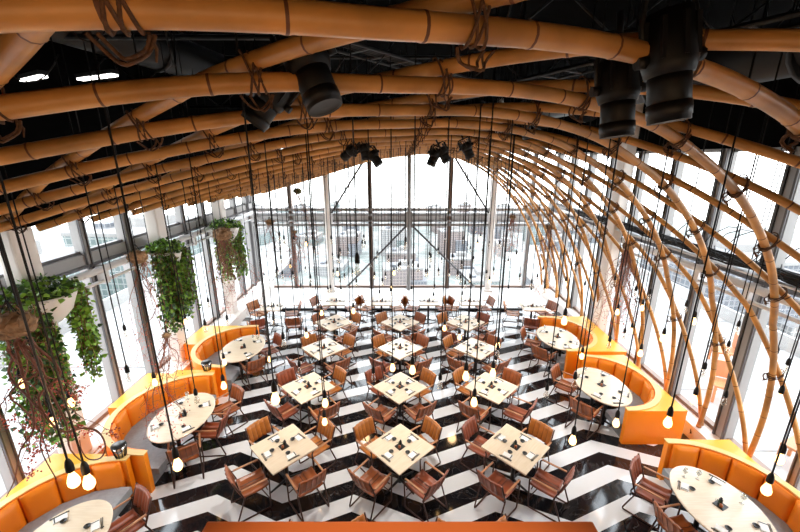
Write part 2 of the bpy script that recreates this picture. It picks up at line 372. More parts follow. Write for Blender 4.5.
# ---------------------------------------------------------------- booths
def arc(cx,cy,r,a0,a1,n): return [(cx+r*math.cos(a0+(a1-a0)*i/n),cy+r*math.sin(a0+(a1-a0)*i/n)) for i in range(n+1)]
def booth(side,cx,cy,r,label,fills,wall=5.58):
    # side=+1: back towards +x (right windows); built in local coords then mirrored through sign
    root=empty('booth_sofa',(cx,cy,0)); H_=.76; t=.11; back=(wall-abs(cx))
    S=lambda p:(side*p[0],p[1])
    def pr(mb,poly,z0,z1,k,top=None):
        q=[S(p) for p in poly]
        if side<0: q=q[::-1]
        mb.prism(q,z0,z1,k,None,top)
    n=24
    # shell
    m=MB(); inn=arc(0,0,r+.02,-PI/2,PI/2,n); out=arc(0,0,r+t,-PI/2,PI/2,n)
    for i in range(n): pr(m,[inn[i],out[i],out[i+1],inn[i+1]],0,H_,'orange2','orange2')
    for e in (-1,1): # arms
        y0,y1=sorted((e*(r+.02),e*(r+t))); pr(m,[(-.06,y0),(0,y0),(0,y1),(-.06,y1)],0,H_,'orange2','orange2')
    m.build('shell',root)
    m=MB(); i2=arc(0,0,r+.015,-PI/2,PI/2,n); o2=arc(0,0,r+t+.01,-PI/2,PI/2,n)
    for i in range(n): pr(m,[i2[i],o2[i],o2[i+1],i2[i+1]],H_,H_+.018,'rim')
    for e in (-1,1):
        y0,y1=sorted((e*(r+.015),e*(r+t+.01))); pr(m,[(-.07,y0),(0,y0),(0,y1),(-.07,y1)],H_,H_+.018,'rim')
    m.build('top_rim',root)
    # upholstered channels, each bulged
    ns=8
    for s in range(ns):
        a0=-PI/2+PI*s/ns+.012; a1=-PI/2+PI*(s+1)/ns-.012; m=MB(); vs=[];fs=[]; nu,nv=6,6
        for iu in range(nu+1):
            for iv in range(nv+1):
                u=iu/nu; v=iv/nv; a=a0+(a1-a0)*u; bulge=.035*(1-(2*u-1)**4)*(1-(2*v-1)**6)
                rr=r+.02-.05-bulge-.03*(1-v); z=.28+(H_-.01-.28)*v
                vs.append((side*rr*math.cos(a),rr*math.sin(a),z))
        W=nv+1
        for iu in range(nu):
            for iv in range(nv): fs.append((iu*W+iv,(iu+1)*W+iv,(iu+1)*W+iv+1,iu*W+iv+1))
        b0=len(vs)
        for iu in range(nu+1):
            a=a0+(a1-a0)*iu/nu
            for z in (.28,H_-.012): vs.append((side*(r+.018)*math.cos(a),(r+.018)*math.sin(a),z))
        for iu in range(nu):
            fs.append((iu*W+nv,(iu+1)*W+nv,b0+2*(iu+1)+1,b0+2*iu+1)); fs.append((iu*W,b0+2*iu,b0+2*(iu+1),(iu+1)*W)); fs.append((b0+2*iu,b0+2*iu+1,b0+2*iu+3,b0+2*iu+2))
        for iu in (0,nu):
            fs.append(tuple([iu*W+v for v in range(nv+1)]+[b0+2*iu+1,b0+2*iu]))
        m.add(vs,fs,'orange',True); m.build('back_cushion',root)
    # seat
    m=MB(); si=arc(0,0,r-.50,-PI/2,PI/2,n); so=arc(0,0,r-.06,-PI/2,PI/2,n)
    for i in range(n): pr(m,[si[i],so[i],so[i+1],si[i+1]],.21,.33,'greyseat')
    for e in (-1,1):
        y0,y1=sorted((e*(r-.50),e*(r-.06))); pr(m,[(-.12,y0),(0,y0),(0,y1),(-.12,y1)],.21,.33,'greyseat')
    m.build('seat_cushion',root)
    m=MB(); si=arc(0,0,r-.42,-PI/2,PI/2,n); so=arc(0,0,r+.01,-PI/2,PI/2,n)
    for i in range(n): pr(m,[si[i],so[i],so[i+1],si[i+1]],0,.21,'greyseat')
    m.build('plinth',root)
    # corner infills with yellow tops
    for e in fills:
        m=MB(); q=arc(0,0,r+t+.005,0,e*PI/2,12); lim=r+t+.04
        for i in range(12):
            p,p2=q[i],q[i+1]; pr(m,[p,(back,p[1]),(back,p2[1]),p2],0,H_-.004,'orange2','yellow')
        m.build('corner_infill',root)
    tag(root,label,'booth sofa','semicircular orange booths')
    return root
booth(-1,-4.17,6.10,1.08,'orange curved booth with grey seat by the left windows, second from camera',(1,))
booth(-1,-4.08,8.62,1.00,'orange curved booth by the left windows, farthest of the three',(1,))
booth(-1,-4.38,3.72,1.06,'orange curved booth in the lower left corner under the hanging vines',(1,))
booth(1,4.36,7.05,.93,'orange curved booth with broad yellow top, middle one on the right',(1,-1),5.42)
booth(1,4.54,4.12,1.03,'orange curved booth in the lower right corner',(1,-1))
booth(1,4.20,9.32,.95,'orange curved booth on the right, farthest from camera',(-1,1))
# service boxes between left booths
def divider(x,y,label):
    root=empty('service_box',(x,y,0)); m=MB(); m.box((0,0,.35),(.85,.17,.70),'orange2',bev=.01); m.build('body',root)
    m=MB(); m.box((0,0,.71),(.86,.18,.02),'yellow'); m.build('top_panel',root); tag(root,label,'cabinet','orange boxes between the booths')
divider(-5.2,4.90,'narrow orange box between the two nearest left booths')
divider(-4.62,7.40,'narrow orange box between the two farther left booths')
# ribbed metal bucket near each box
def bucket(x,y,label):
    root=empty('ice_bucket',(x,y,.782)); m=MB()
    m.lathe([(.07,0),(.085,.12),(.10,.20),(.092,.20),(.08,.12),(.062,.01)],'chrome',20); m.build('bowl',root)
    m=MB(); m.lathe([(.10,.195),(.108,.205),(.10,.215)],'black',20); m.build('rim',root)
    for a in range(10):
        q=2*PI*a/10; m=MB(); m.tube([(.072*math.cos(q),.072*math.sin(q),.0),(.104*math.cos(q),.104*math.sin(q),.2)],.006,'black',5); m.build('rib',root)
    tag(root,label,'bucket','metal buckets on the orange boxes')
bucket(-4.44,4.88,'ribbed metal bucket on the orange box nearest the camera')
bucket(-4.30,7.38,'ribbed metal bucket on the farther orange box')
# ---------------------------------------------------------------- chairs
def sheet(m,fn,k,nu,nv,th,nrm):
    vs=[];fs=[]
    for side in (0,1):
        for i in range(nu+1):
            for j in range(nv+1):
                p=Vector(fn(i/nu,j/nv)); vs.append(p+Vector(nrm)*th*side)
    W=nv+1; o=(nu+1)*W
    for i in range(nu):
        for j in range(nv):
            a=i*W+j; fs.append((a,a+W,a+W+1,a+1)); fs.append((o+a,o+a+1,o+a+W+1,o+a+W))
    for i in range(nu):
        fs.append((i*W,o+i*W,o+(i+1)*W,(i+1)*W)); fs.append((i*W+nv,(i+1)*W+nv,o+(i+1)*W+nv,o+i*W+nv))
    for j in range(nv):
        fs.append((j,j+1,o+j+1,o+j)); fs.append((nu*W+j,o+nu*W+j,o+nu*W+j+1,nu*W+j+1))
    m.add(vs,fs,k,True)
def seat_mb(k):
    m=MB()
    sheet(m,lambda u,v:(-.225+.45*u,-.21+.45*v,.415+.012*math.cos(6*PI*u)*.5+.03*(abs(2*v-1)**3)*(1 if v>.5 else .2)-.02*math.sin(PI*u)),k,18,8,.035,(0,0,1))
    for x in (-.035,.035): m.box((x,.015,.448),(.008,.43,.006),'seam')
    return m
def back_mb(k):
    m=MB()
    def fn(u,v):
        x=-.235+.47*u; z=.53+.30*v; y=-.225-.10*v-.035*math.sin(PI*u)+.010*abs(math.sin(5*PI*u))
        return (x,y,z)
    sheet(m,fn,k,30,6,.032,(0,-1,.1))
    for i in (1,2,3,4):
        x=-.235+.47*i/5; y=-.225-.035*math.sin(PI*i/5)
        m.tube([(x,y-.001,.54),(x,y-.101,.825)],.004,'seam',4); m.tube([(x,y-.033,.54),(x,y-.134,.825)],.004,'seam',4)
    return m
def make_chair():
    root=empty('armchair')
    seat_mb('leather').build('seat',root); back_mb('leather').build('backrest',root)
    for s in (-1,1):
        x=s*.27; m=MB()
        m.tube([(x,.20,.615),(x,.225,.60),(x,.235,.57),(x*.99,.215,.05),(x*.98,.20,.018),(x*.97,.17,.013),(x*.92,-.30,.013),(x*.92,-.335,.02),(x*.92,-.335,.05),(x*.93,-.19,.43),(x*.95,-.235,.55),(x*.95,-.345,.84)],.014,'frame',6); m.build('leg_frame',root)
        m=MB(); m.box((x,-.01,.628),(.036,.44,.02),'armwood',bev=.008); m.tube([(x,-.23,.62),(x*.95,-.27,.64)],.012,'frame',6); m.build('armrest',root)
    for q in ([(-.26,.19,.40),(.26,.19,.40)],[(-.25,-.20,.42),(.25,-.20,.42)],[(-.262,.215,.2),(-.1,.1,.39)],[(.262,.215,.2),(.1,.1,.39)]):
        m=MB(); m.tube(q,.010,'frame',6); m.build('crossbar',root)
    return root
chair0=make_chair(); chair_used=[False]
seatm={'leather':None}; backm={}
alt={}
for k in ('leather_lit_tan','leather_red'):
    a=seat_mb(k).build('seat'); b=back_mb(k).build('backrest'); alt[k]={'seat':a.data,'backrest':b.data}
    bpy.data.objects.remove(a); bpy.data.objects.remove(b)
def place_chair(x,y,rz,label,var=None):
    if not chair_used[0] and var is None:
        chair_used[0]=True; o=chair0; o.location=(x,y,0); o.rotation_euler.z=rz
    else: o=dup(chair0,(x,y,0),rz,alt.get(var))
    o.scale=(.88,.88,.92); tag(o,label,'chair','brown leather armchairs'); return o
# ---------------------------------------------------------------- tables
def make_square(sz,name):
    root=empty(name); m=MB(); m.box((0,0,.738),(sz,sz,.024),'oak',bev=.004); m.build('tabletop',root)
    m=MB(); m.box((0,0,.716),(sz-.03,sz-.03,.02),'oakedge'); m.build('apron',root)
    m=MB(); m.tube([(0,0,.03),(0,0,.71)],.035,'darkmetal',10); m.box((0,0,.70),(.3,.3,.012),'darkmetal'); m.build('column',root)
    for k in range(4):
        m=MB(); a=PI/2*k; d=Vector((math.cos(a),math.sin(a),0)); m.tube([d*.02+Vector((0,0,.09)),d*.15+Vector((0,0,.06)),d*.33+Vector((0,0,.018))],[.025,.02,.014],'darkmetal',6); m.build('leg',root)
    return root
def make_oval(ax,ay,name):
    root=empty(name); m=MB(); m.lathe([(.985,.722),(1,.73),(1,.745),(.99,.75)],'oak',48,sx=ax,sy=ay,smooth=False); m.build('tabletop',root)
    m=MB(); m.lathe([(.95,.70),(.98,.722)],'oakedge',48,sx=ax,sy=ay); m.build('underframe',root)
    for yy in (-.25,.25):
        m=MB(); m.tube([(0,yy,.03),(0,yy,.70)],.035,'darkmetal',10); m.build('column',root)
    for yy in (-.25,.25):
        for k in range(4):
            m=MB(); a=PI/4+PI/2*k; d=Vector((math.cos(a),math.sin(a),0)); c=Vector((0,yy,0)); m.tube([c+d*.02+Vector((0,0,.07)),c+d*.15+Vector((0,0,.05)),c+d*.26+Vector((0,0,.018))],[.022,.018,.012],'darkmetal',6); m.build('leg',root)
    return root
# table ware prototypes
def proto_napkin():
    m=MB(); m.box((0,0,.005),(.15,.095,.008),'napkin',bev=.003); m.box((.0,0,.012),(.145,.088,.006),'napkin',bev=.002); m.box((.058,0,.0156),(.014,.09,.001),'black'); return m.build('folded_napkin')
def proto_dish():
    m=MB(); m.lathe([(.018,0),(.03,.006),(.040,.022),(.036,.022),(.026,.010),(.001,.008)],'black',14); return m.build('soy_dish')
def proto_chop():
    m=MB()
    for d in (-.006,.006): m.tube([(-.10,d,.004),(.10,d*1.4,.004)],[.0035,.005],'black',5)
    m.box((-.07,0,.0025),(.012,.04,.005),'black'); return m.build('chopsticks')
def proto_tray():
    root=empty('condiment_tray'); m=MB(); m.box((0,0,.006),(.13,.13,.012),'black',bev=.003); m.build('tray',root)
    m=MB(); m.lathe([(.022,.012),(.026,.03),(.024,.075),(.012,.085),(.014,.1),(.001,.105)],'black',12,T=T_((.03,.02,0))); m.build('pot',root)
    m=MB(); m.lathe([(.02,.012),(.024,.03),(.02,.05),(.001,.055)],'leather',12,T=T_((-.03,-.02,0))); m.build('pot',root)
    m=MB()
    for k in range(14):
        a=k*2.4; p=Vector((-.02+.02*math.cos(a),.035+.02*math.sin(a),.03+.002*k)); m.add([p,p+Vector((.014*math.cos(a),.014*math.sin(a),.012)),p+Vector((.014*math.cos(a+1),.014*math.sin(a+1),.016))],[(0,1,2)],'leaf_d')
    m.build('sprig',root)
    return root
P_={'n':proto_napkin(),'d':proto_dish(),'c':proto_chop(),'t':proto_tray()}
used=set()
def put(k,x,y,z,rz,label,cat,group):
    s=P_[k]
    if k not in used: used.add(k); o=s; o.location=(x,y,z); o.rotation_euler.z=rz
    else: o=dup(s,(x,y,z),rz)
    tag(o,label,cat,group); return o
TZ=.7505
def setting(tx,ty,ang,dist,where,side,jit=True,off=None):
    # ang: direction from the table centre to the diner
    d=Vector((math.cos(ang),math.sin(ang))); p=Vector((-d.y,d.x)); j=R.uniform(-.02,.02)
    c=Vector((tx,ty))+d*dist+p*j if off is None else Vector(off)
    r=ang+PI/2+R.uniform(-.12,.12)
    put('n',c.x,c.y,TZ,r,'folded white napkin on the %s side of %s'%(side,where),'napkin','folded napkins')
    q=c-d*.085+p*R.uniform(-.05,.05); put('d',q.x,q.y,TZ,0,'small black dish on the %s side of %s'%(side,where),'dish','small black dishes')
    q=c-p*.0+d*.068; put('c',q.x,q.y,TZ,r,'black chopsticks on the %s side of %s'%(side,where),'chopsticks','chopsticks at each place')
ROW=[(5.11,'front'),(6.80,'second'),(8.46,'third'),(10.0,'fourth')]
COL=[(-1.92,'left'),(0.0,'middle'),(1.91,'right')]
sq=make_square(.80,'square_table'); sq_used=False; TABLES=[]
vs_=[None,'leather_lit_tan','leather_red']
SIDE={'nw':(135,'far left'),'ne':(45,'far right'),'sw':(225,'near left'),'se':(315,'near right')}
for ri,(ty,rn) in enumerate(ROW):
    for ci,(tx,cn) in enumerate(COL):
        rz=PI/4+R.uniform(-.03,.03)
        if ri==0 and ci==2: rz=PI/4-.02
        if not sq_used: sq_used=True; t=sq; t.location=(tx,ty,0); t.rotation_euler.z=rz
        else: t=dup(sq,(tx,ty,0),rz)
        wh='%s table of the %s row'%(cn,rn) if rn!='front' else '%s front-row table'%cn
        tag(t,'square pale oak table set for four, the %s'%wh,'table','square oak tables'); TABLES.append((tx,ty,wh))
        put('t',tx,ty,TZ,rz,'black condiment tray at the centre of the %s'%wh,'tray','condiment trays')
        for k,(dg,sd) in SIDE.items():
            a=math.radians(dg); setting(tx,ty,a,.27,'the '+wh,sd)
            far=k in('nw','ne'); dist=.56+R.uniform(-.03,.04); aj=a+R.uniform(-.10,.10)
            if ri==0 and k in('sw','se'): dist=.575
            x=tx+dist*math.cos(aj); y=ty+dist*math.sin(aj)
            v='leather_lit_tan' if (far and R.random()<.75) else (None if R.random()<.65 else 'leather_red')  # chairs facing the camera mostly get the leather with light painted in
            place_chair(x,y,a+PI/2+R.uniform(-.14,.14),'brown leather armchair on the %s side of the %s'%(sd,wh),v)
# two chairs at the very bottom, half hidden by the ledge
for px,py,ra,lab in ((-1.50,3.42,135,'leftmost'),(-.42,3.52,225,'second from left'),(.44,3.46,135,'second from right'),(1.46,3.50,225,'rightmost')):
    place_chair(px,py,math.radians(ra),'brown leather armchair mostly hidden by the terracotta ledge, %s'%lab,'leather_lit_tan')
# back row of two-seat tables
sm=make_square(.70,'square_table'); smu=False
for tx,nm in ((-2.15,'second from left'),(-.62,'third from left'),(.95,'third from right'),(2.32,'second from right'),(-4.1,'leftmost'),(4.25,'rightmost')):
    ty=11.65 if abs(tx)<3 else 11.2
    if not smu: smu=True; t=sm; t.location=(tx,ty,0)
    else: t=dup(sm,(tx,ty,0),0)
    wh='%s small table in the back row'%nm; TABLES.append((tx,ty,'%s back-row table'%nm))
    tag(t,'small square oak table, %s in the back row'%nm,'table','small square tables')
    put('t',tx,ty,TZ,0,'black condiment tray on the %s back-row table'%nm,'tray','condiment trays')
    for a,sd in ((PI,'left'),(0,'right')):
        setting(tx,ty,a,.22,'the %s back-row table'%nm,sd)
        rz=a+PI/2+R.uniform(-.5,.1)*(1 if a else -1)*.6
        b_=.38 if a==0 else PI-.38
        rz=b_+PI/2+R.uniform(-.15,.15)
        place_chair(tx+.58*math.cos(b_),ty+.58*math.sin(b_),rz,'brown leather armchair on the %s side of the %s back-row table'%(sd,nm),R.choice([None,'leather_lit_tan']))
place_chair(-3.25,10.55,math.radians(8),'brown leather armchair standing alone in front of the far left tables',None)
place_chair(-4.35,10.4,math.radians(30),'reddish leather armchair just behind the farthest left booth','leather_red')
place_chair(4.0,10.5,math.radians(-20),'reddish leather armchair just behind the farthest right booth','leather_red')
place_chair(4.75,10.62,math.radians(20),'brown leather armchair near the far right windows',None)
# oval tables in the booths
ov=make_oval(.50,.70,'oval_table'); ou=False
OT=[(-4.03,5.90,'oval booth table with red vines hanging over it, left side','second left booth table',[(-.36,-.60),(-.56,.02),(-.56,.68)]),
    (-3.95,8.48,'oval booth table on the left, farthest from the camera','farthest left booth table',[(-.42,-.42),(-.55,.50)]),
    (-4.22,3.42,'oval booth table cut off at the lower left','lower left booth table',[(-.45,.62)]),
    (4.40,4.02,'oval booth table in the lower right corner','lower right booth table',[(-.60,.58),(-.62,-.10)]),
    (4.24,6.86,'oval booth table in the middle right booth','middle right booth table',[(-.58,.52),(-.56,-.42)]),
    (4.20,9.05,'oval booth table on the right, farthest from the camera','farthest right booth table',[(-.62,.34),(-.55,-.42)])]
for x,y,lab,wh,ch in OT:
    if not ou: ou=True; t=ov; t.location=(x,y,0)
    else: t=dup(ov,(x,y,0),0)
    tag(t,lab,'table','oval oak tables'); TABLES.append((x,y,wh)); s=1 if x>0 else -1
    put('t',x,y,TZ,.4,'black condiment tray at the centre of the %s'%wh,'tray','condiment trays')
    for dx,dy,sd in ((s*.27,.40,'far window'),(s*.30,-.32,'near window'),(-s*.27,-.36,'near aisle'),(-s*.27,.30,'far aisle'),(0,-.55,'near end')):
        a=math.atan2(dy*.6,dx); 
        if sd=='near end' and x<0: continue
        setting(x,y,a,0,'the '+wh,sd,off=(x+dx,y+dy))
    for i,(dx,dy) in enumerate(ch):
        px,py=x+s*(dx*.9+.02),y+dy*.93; dr=math.atan2(y-py,(x-px)*s)*s+(0 if s>0 else PI)
        rz=dr-PI/2
        place_chair(px,py,rz,'brown leather armchair on the aisle side of the %s, %s one'%(wh,['nearest','second','third'][i] if len(ch)>2 else ['first','second'][i]),R.choice([None,None,'leather_red']))
# water glasses
def proto_glass():
    root=empty('wine_glass'); m=MB(); m.lathe([(.03,0),(.004,.006),(.004,.06),(.02,.075),(.034,.10),(.032,.15),(.029,.15),(.030,.10),(.017,.08),(.001,.075)],'tumbler',12); m.build('glass_body',root); return root
P_['g']=proto_glass()
for i,(x,y,lab) in enumerate(((4.25,4.50,'on the far end of the lower right booth table'),(4.42,4.46,'by the window side of the lower right booth table'),(4.72,4.05,'at the right edge of the lower right booth table'),(-4.2,6.38,'on the second left booth table'),(-3.84,8.86,'on the farthest left booth table'),(4.1,7.3,'on the middle right booth table'),(4.0,9.45,'on the farthest right booth table'))):
    put('g',x,y,TZ,0,'clear wine glass '+lab,'glass','wine glasses')
# ---------------------------------------------------------------- ledge in front of the camera (mezzanine parapet)
root=empty('parapet_ledge',(0,.6,0)); m=MB(); m.box((.0,0,4.24),(1.15,.52,.12),'terracotta',bev=.006); m.build('top_slab',root)
m=MB(); m.box((0,-.03,2.1),(1.0,.3,4.16),'terracotta'); m.build('pier',root); tag(root,'terracotta coloured parapet ledge along the bottom edge of the view','ledge')
m=MB(); m.box((0,-1.1,3.55),(12,2.4,.25),'mezz'); trim(m)
# ---------------------------------------------------------------- pendants
def proto_pend(lit):
    root=empty('pendant_light'); 
    m=MB(); m.lathe([(.006,.15),(.011,.145),(.019,.125),(.024,.10),(.025,.055),(.022,.048),(.001,.048)],'blackmatt',12); m.build('socket',root)
    prof=[(.013,.055),(.017,.03),(.029,-.003),(.036,-.03),(.035,-.055),(.024,-.074),(.001,-.082)]
    m=MB(); m.lathe(prof,'bulb_lit' if lit else 'bulbglass',14); b=m.build('bulb',root)
    m=MB(); 
    if lit: m.lathe([(.006,.04),(.012,.01),(.018,-.03),(.010,-.06),(.001,-.065)],'bulb_core',8)
    else: m.tube([(-.012,0,.04),(-.015,0,-.03),(0,0,-.045),(.015,0,-.03),(.012,0,.04)],.0018,'twig',4)
    m.build('filament',b); return root
PL,PU=proto_pend(True),proto_pend(False); pu=set()
cordmesh={}
def pendant(x,y,z,lit,thick=.007,sc=1.0,swing=0):
    p=PL if lit else PU
    if lit not in pu: pu.add(lit); o=p; o.location=(x,y,z)
    else: o=dup(p,(x,y,z))
    o.rotation_euler.z=R.random()*6
    m=MB(); L=7.3-z; m.tube([(0,0,.15),(0,0,L/2),(0,0,L)],thick,'cord',5); m.build('cord',o)
    best=min(TABLES,key=lambda t:(t[0]-x)**2+(t[1]-y)**2); dd=math.hypot(best[0]-x,best[1]-y)
    if y<4.0: wh='high up near the camera' if abs(x)<1.2 else 'hanging close to the camera on the %s'%('left' if x<0 else 'right')
    elif abs(x)>5.1: wh='beside the %s windows'%('left' if x<0 else 'right')
    elif y>12.4: wh='close to the far windows'
    else: wh='over the %s'%best[2]
    tag(o,'%s pendant bulb %s'%('glowing' if lit else 'unlit clear',wh),'pendant light','pendant bulbs on black cords'); return o
BL=[ # px, py of the bulb, apparent width, lit
(72,477,14,1),(87.5,479,13.5,1),(176.6,462,11.5,1),(21,382,8,1),(70,401,8,1),(223,384,7,1),(154,381,6.5,1),(274.5,396,11,1),(324.5,401,8,1),(324,420,7,1),
(299,369,6,0),(306,334,5,1),(321,312,4.5,1),(392,366,7,1),(412,368,8,1),(465.5,374,8.5,1),(473.7,400,8.5,1),(492.5,371,7.5,1),(439.5,383,7.5,0),(546,393,7,0),(574,382,7.5,0),
(444,327,5,1),(459,336,5,1),(497.5,344,5.5,1),(564,319,7.5,1),(572.5,438,9,1),(616,421,8,1),(668,420,10,1),(694,398,8,1),(767,487,11,1),(780,457,10,1),(779,397,8.5,1),(724,400,7,0),(786,368,7,0),(775,356,6.5,0),
(617,311,5,1),(608.6,344,6,0),(623.6,335,5,0),(631,330,5,1),(641.7,307,5,1),(649,296,5,0),(662.7,337,6.5,1),(685,309,6,0),(693.5,320,6,1),(581.5,355,5.5,1),(737,329,6,0),(727,349,6,0),
(576.5,267,3.5,0),(565,283,4,1),(584,287,4,0),(614,282,4.5,0),(635,293,5,0),(125,333,6,0),(205,328,6,0),(208,304,4.5,0),(185,321,5,1),(128,376,8,0),(227,322,5,0),(283,342,7,0),(269,358,5,1),(257,336,4.5,0),(273,322,4.5,0),(223.6,361,5.5,1),
(357,268,10,0),(405,244,5,0),(331,241,4,0),(338,260,4,0),(333,274,3.6,0),(339.4,280,3.6,0),(330,290,3.8,0),(310,280,4,0),(310,288,3.6,0),(356,284,3.8,0),(344,278,3.4,0),(352,274,3.4,0),(340.6,291,3.6,0),(382,283,3.8,0),(379,295,3.8,0),(398,268,3.6,0),(388,260,3.4,0),(385,277,3.4,0),
(417.6,269,3.8,0),(425,274,3.6,0),(427,273,3.4,0),(452,259,4,0),(457,276,4,0),(464.6,286,3.8,0),(438,273,3.6,0),(499,246,4,0),(493,272,3.6,0),(519,279,3.8,0),(531,285,4,0),(544,290,4,0),(429,257,3.6,0),(486,275,3.6,0),(489,281,3.4,1),
(373,376,7,0),(350,322,5,0),(497,352,6,0),(640,352,6,1),(703,372,7,0),(30,345,8,0),(52,420,8,1),(196,398,7,0)]
for px,py,w,lit in BL:
    p=at(px,py,F*.094/w*(1.0)); 
    if p.z<1.25: 
        k=.5; 
        # keep bulbs over the tops of the tables
        d=(p-EYE); p=EYE+d*((EYE.z-1.35)/(EYE.z-p.z))
    if p.x<-5.45: p=EYE+(p-EYE)*(5.4/abs(p.x))
    pendant(p.x,p.y,p.z,bool(lit))
for k in range(84):
    zc=R.uniform(8.5,14.3); px=R.uniform(262,540); py=R.uniform(236,300); p=at(px,py,zc)
    if abs(p.x)>4.6 or p.z<1.5: continue
    pendant(p.x,p.y,p.z,R.random()<.12,.006)
for k in range(9):
    x=R.uniform(-4.2,4.6); y=R.uniform(4.5,9.5); z=R.uniform(1.75,2.6); pendant(x,y,z,R.random()<.2)
# dark bundled cables dropping close to the camera
# ---------------------------------------------------------------- stage spotlights
def spot(loc,tiltx,tilty,s,label,dia=.20,ln=.44):
    root=empty('stage_spotlight',loc); root.rotation_euler=(tiltx,tilty,0)
    m=MB(); m.lathe([(.0,0.0),(.5*dia*.86,0.005),(.5*dia,.0),(.5*dia,.16),(.5*dia*1.0,.19)],'blackmatt',20)
    m.lathe([(.5*dia*1.12,.19),(.5*dia*1.28,.24),(.5*dia*1.2,.31),(.5*dia*1.05,ln),(.001,ln+.02)],'blackmatt',20)
    for a in range(8):
        q=2*PI*a/8; m.box((.5*dia*1.18*math.cos(q),.5*dia*1.18*math.sin(q),.33),(.02,.02,.16),'duct')
    m.build('lamp_body',root)
    m=MB(); m.lathe([(.5*dia*1.03,.02),(.5*dia*1.06,.05),(.5*dia*1.03,.08)],'duct',20); m.build('lens_ring',root)
    m=MB(); m.tube([(-.66*dia,0,.26),(-.7*dia,0,.40),(-.55*dia,0,ln+.10),(.55*dia,0,ln+.10),(.7*dia,0,.40),(.66*dia,0,.26)],.014,'duct',6); m.tube([(0,0,ln+.08),(0,0,ln+.2)],.02,'duct',8); m.build('yoke',root)
    for sx in (-1,1):
        m=MB(); m.tube([(sx*.6*dia,0,.26),(sx*.85*dia,0,.26)],.028,'duct',10); m.build('knob',root)
    root.scale=(s,s,s); tag(root,label,'spotlight','black stage spotlights'); return root
spot(at(668,122,1.66),math.radians(-4),math.radians(-8),1.0,'large black stage spotlight hanging upright at top right, nearest one',.165,.44)
spot(at(616,137,2.2),math.radians(-4),math.radians(-5),1.0,'black stage spotlight just left of the largest top right one',.18,.46)
spot(at(325,108,2.05),math.radians(-12),math.radians(-22),1.05,'black stage spotlight tilted down to the right, top centre left',.19,.50)
spot(at(252,124,2.75),math.radians(-8),math.radians(38),.95,'black stage spotlight tilted down to the left, half behind bamboo')
for px,py,tx,ty,lab in ((343,158,20,50,'leftmost in the small cluster left of the vault centre'),(366,160,0,-12,'biggest in the small cluster left of the vault centre'),(379,165,-10,-35,'rightmost in the small cluster left of the vault centre'),(430,166,0,20,'leftmost in the small cluster right of the vault centre'),(447,162,0,-30,'second in the small cluster right of the vault centre'),(470,158,0,-25,'alone right of the small clusters'),(527,138,20,-25,'by itself on the upper right slope of the vault')):
    spot(at(px,py,6.0),math.radians(tx),math.radians(ty),.72,'small black spotlight, %s'%lab,.2,.34)
# ---------------------------------------------------------------- ceiling services
m=MB(); m.tube([(-4.6,-.5,6.8),(-2.2,14,6.9)],.28,'duct',16); 
for y in range(0,14,2): m.tube([(-4.6+.165*(y+.5),y,6.8+.007*y),(-4.6+.165*(y+.6),y+.06,6.8+.007*y)],.31,'duct',16)
tag(m.build('ventilation_duct'),'dark round ventilation duct above the bamboo on the left','duct')
m=MB(); m.tube([(4.4,-.5,6.35),(3.2,14,6.6)],.30,'duct',16)
for y in range(0,14,2): m.tube([(4.4-.083*y,y,6.35),(4.4-.083*y,y+.06,6.35)],.33,'duct',16)
tag(m.build('ventilation_duct'),'dark round ventilation duct above the bamboo on the right','duct')
def tray(p,q,label):
    p,q=Vector(p),Vector(q); d=(q-p); n=int(d.length/.3); w=Vector((-d.y,d.x,0)).normalized()*.16; m=MB()
    for s in (-1,1): m.tube([p+w*s,q+w*s],.016,'duct',5)
    for i in range(n): c=p+d*(i/n); m.tube([c-w,c+w],.009,'alu_d',4)
    for i in range(5): o=w*(R.uniform(-.8,.8)); m.tube([p+o+Vector((0,0,.02)),(p+q)/2+o*.6+Vector((0,0,.03)),q+o+Vector((0,0,.02))],.012,'cord',5)
    tag(m.build('cable_tray'),label,'cable tray','black cable trays under the ceiling')
tray((-3.4,.6,6.35),(1.6,6.5,6.35),'black cable tray crossing above the vault, left one'); tray((3.6,.8,6.2),(.4,7,6.2),'black cable tray crossing above the vault, right one')
for i,(p,q) in enumerate((((-5.8,2.2,6.55),(4,2.2,6.55)),((-5.8,4.6,6.6),(5.8,4.6,6.6)),((-5.8,7.4,6.6),(5.8,7.4,6.6)),((-5.8,10.4,6.6),(5.8,10.4,6.6)))):
    m=MB(); p=Vector(p);q=Vector(q)
    for dz in (0,.45): m.tube([p+Vector((0,0,dz)),q+Vector((0,0,dz))],.03,'duct',6)
    n=20
    for k in range(n): a=p+(q-p)*(k/n); b=p+(q-p)*((k+1)/n); m.tube([a+Vector((0,0,.45*(k%2))),b+Vector((0,0,.45*((k+1)%2)))],.014,'duct',5)
    tag(m.build('ceiling_truss'),'black steel truss under the ceiling, %s from the camera'%ORD[i],'truss','ceiling trusses')
for i,(x,y,l,a) in enumerate(((-4.7,4.75,.75,-.5),(-4.5,5.05,.6,-.5),(-3.9,5.3,.75,-.4),(-4.75,4.2,.3,-.5),(5.0,4.4,.4,1.2),(3.9,2.9,.35,.3))):  # white glowing strips for the bright slits above the vault
    root=empty('glow_strip',(x,y,6.22+.06*(i%3)),a); m=MB(); m.box((0,0,.03),(l,.10,.05),'duct'); m.build('housing',root)
    m=MB(); m.box((0,0,-.005),(l-.03,.08,.025),'glow_white'); m.build('glow_face',root)
    tag(root,'white glowing strip glimpsed between the bamboo at the upper %s'%('left' if x<0 else 'right'),'lamp','glowing strips above the vault')
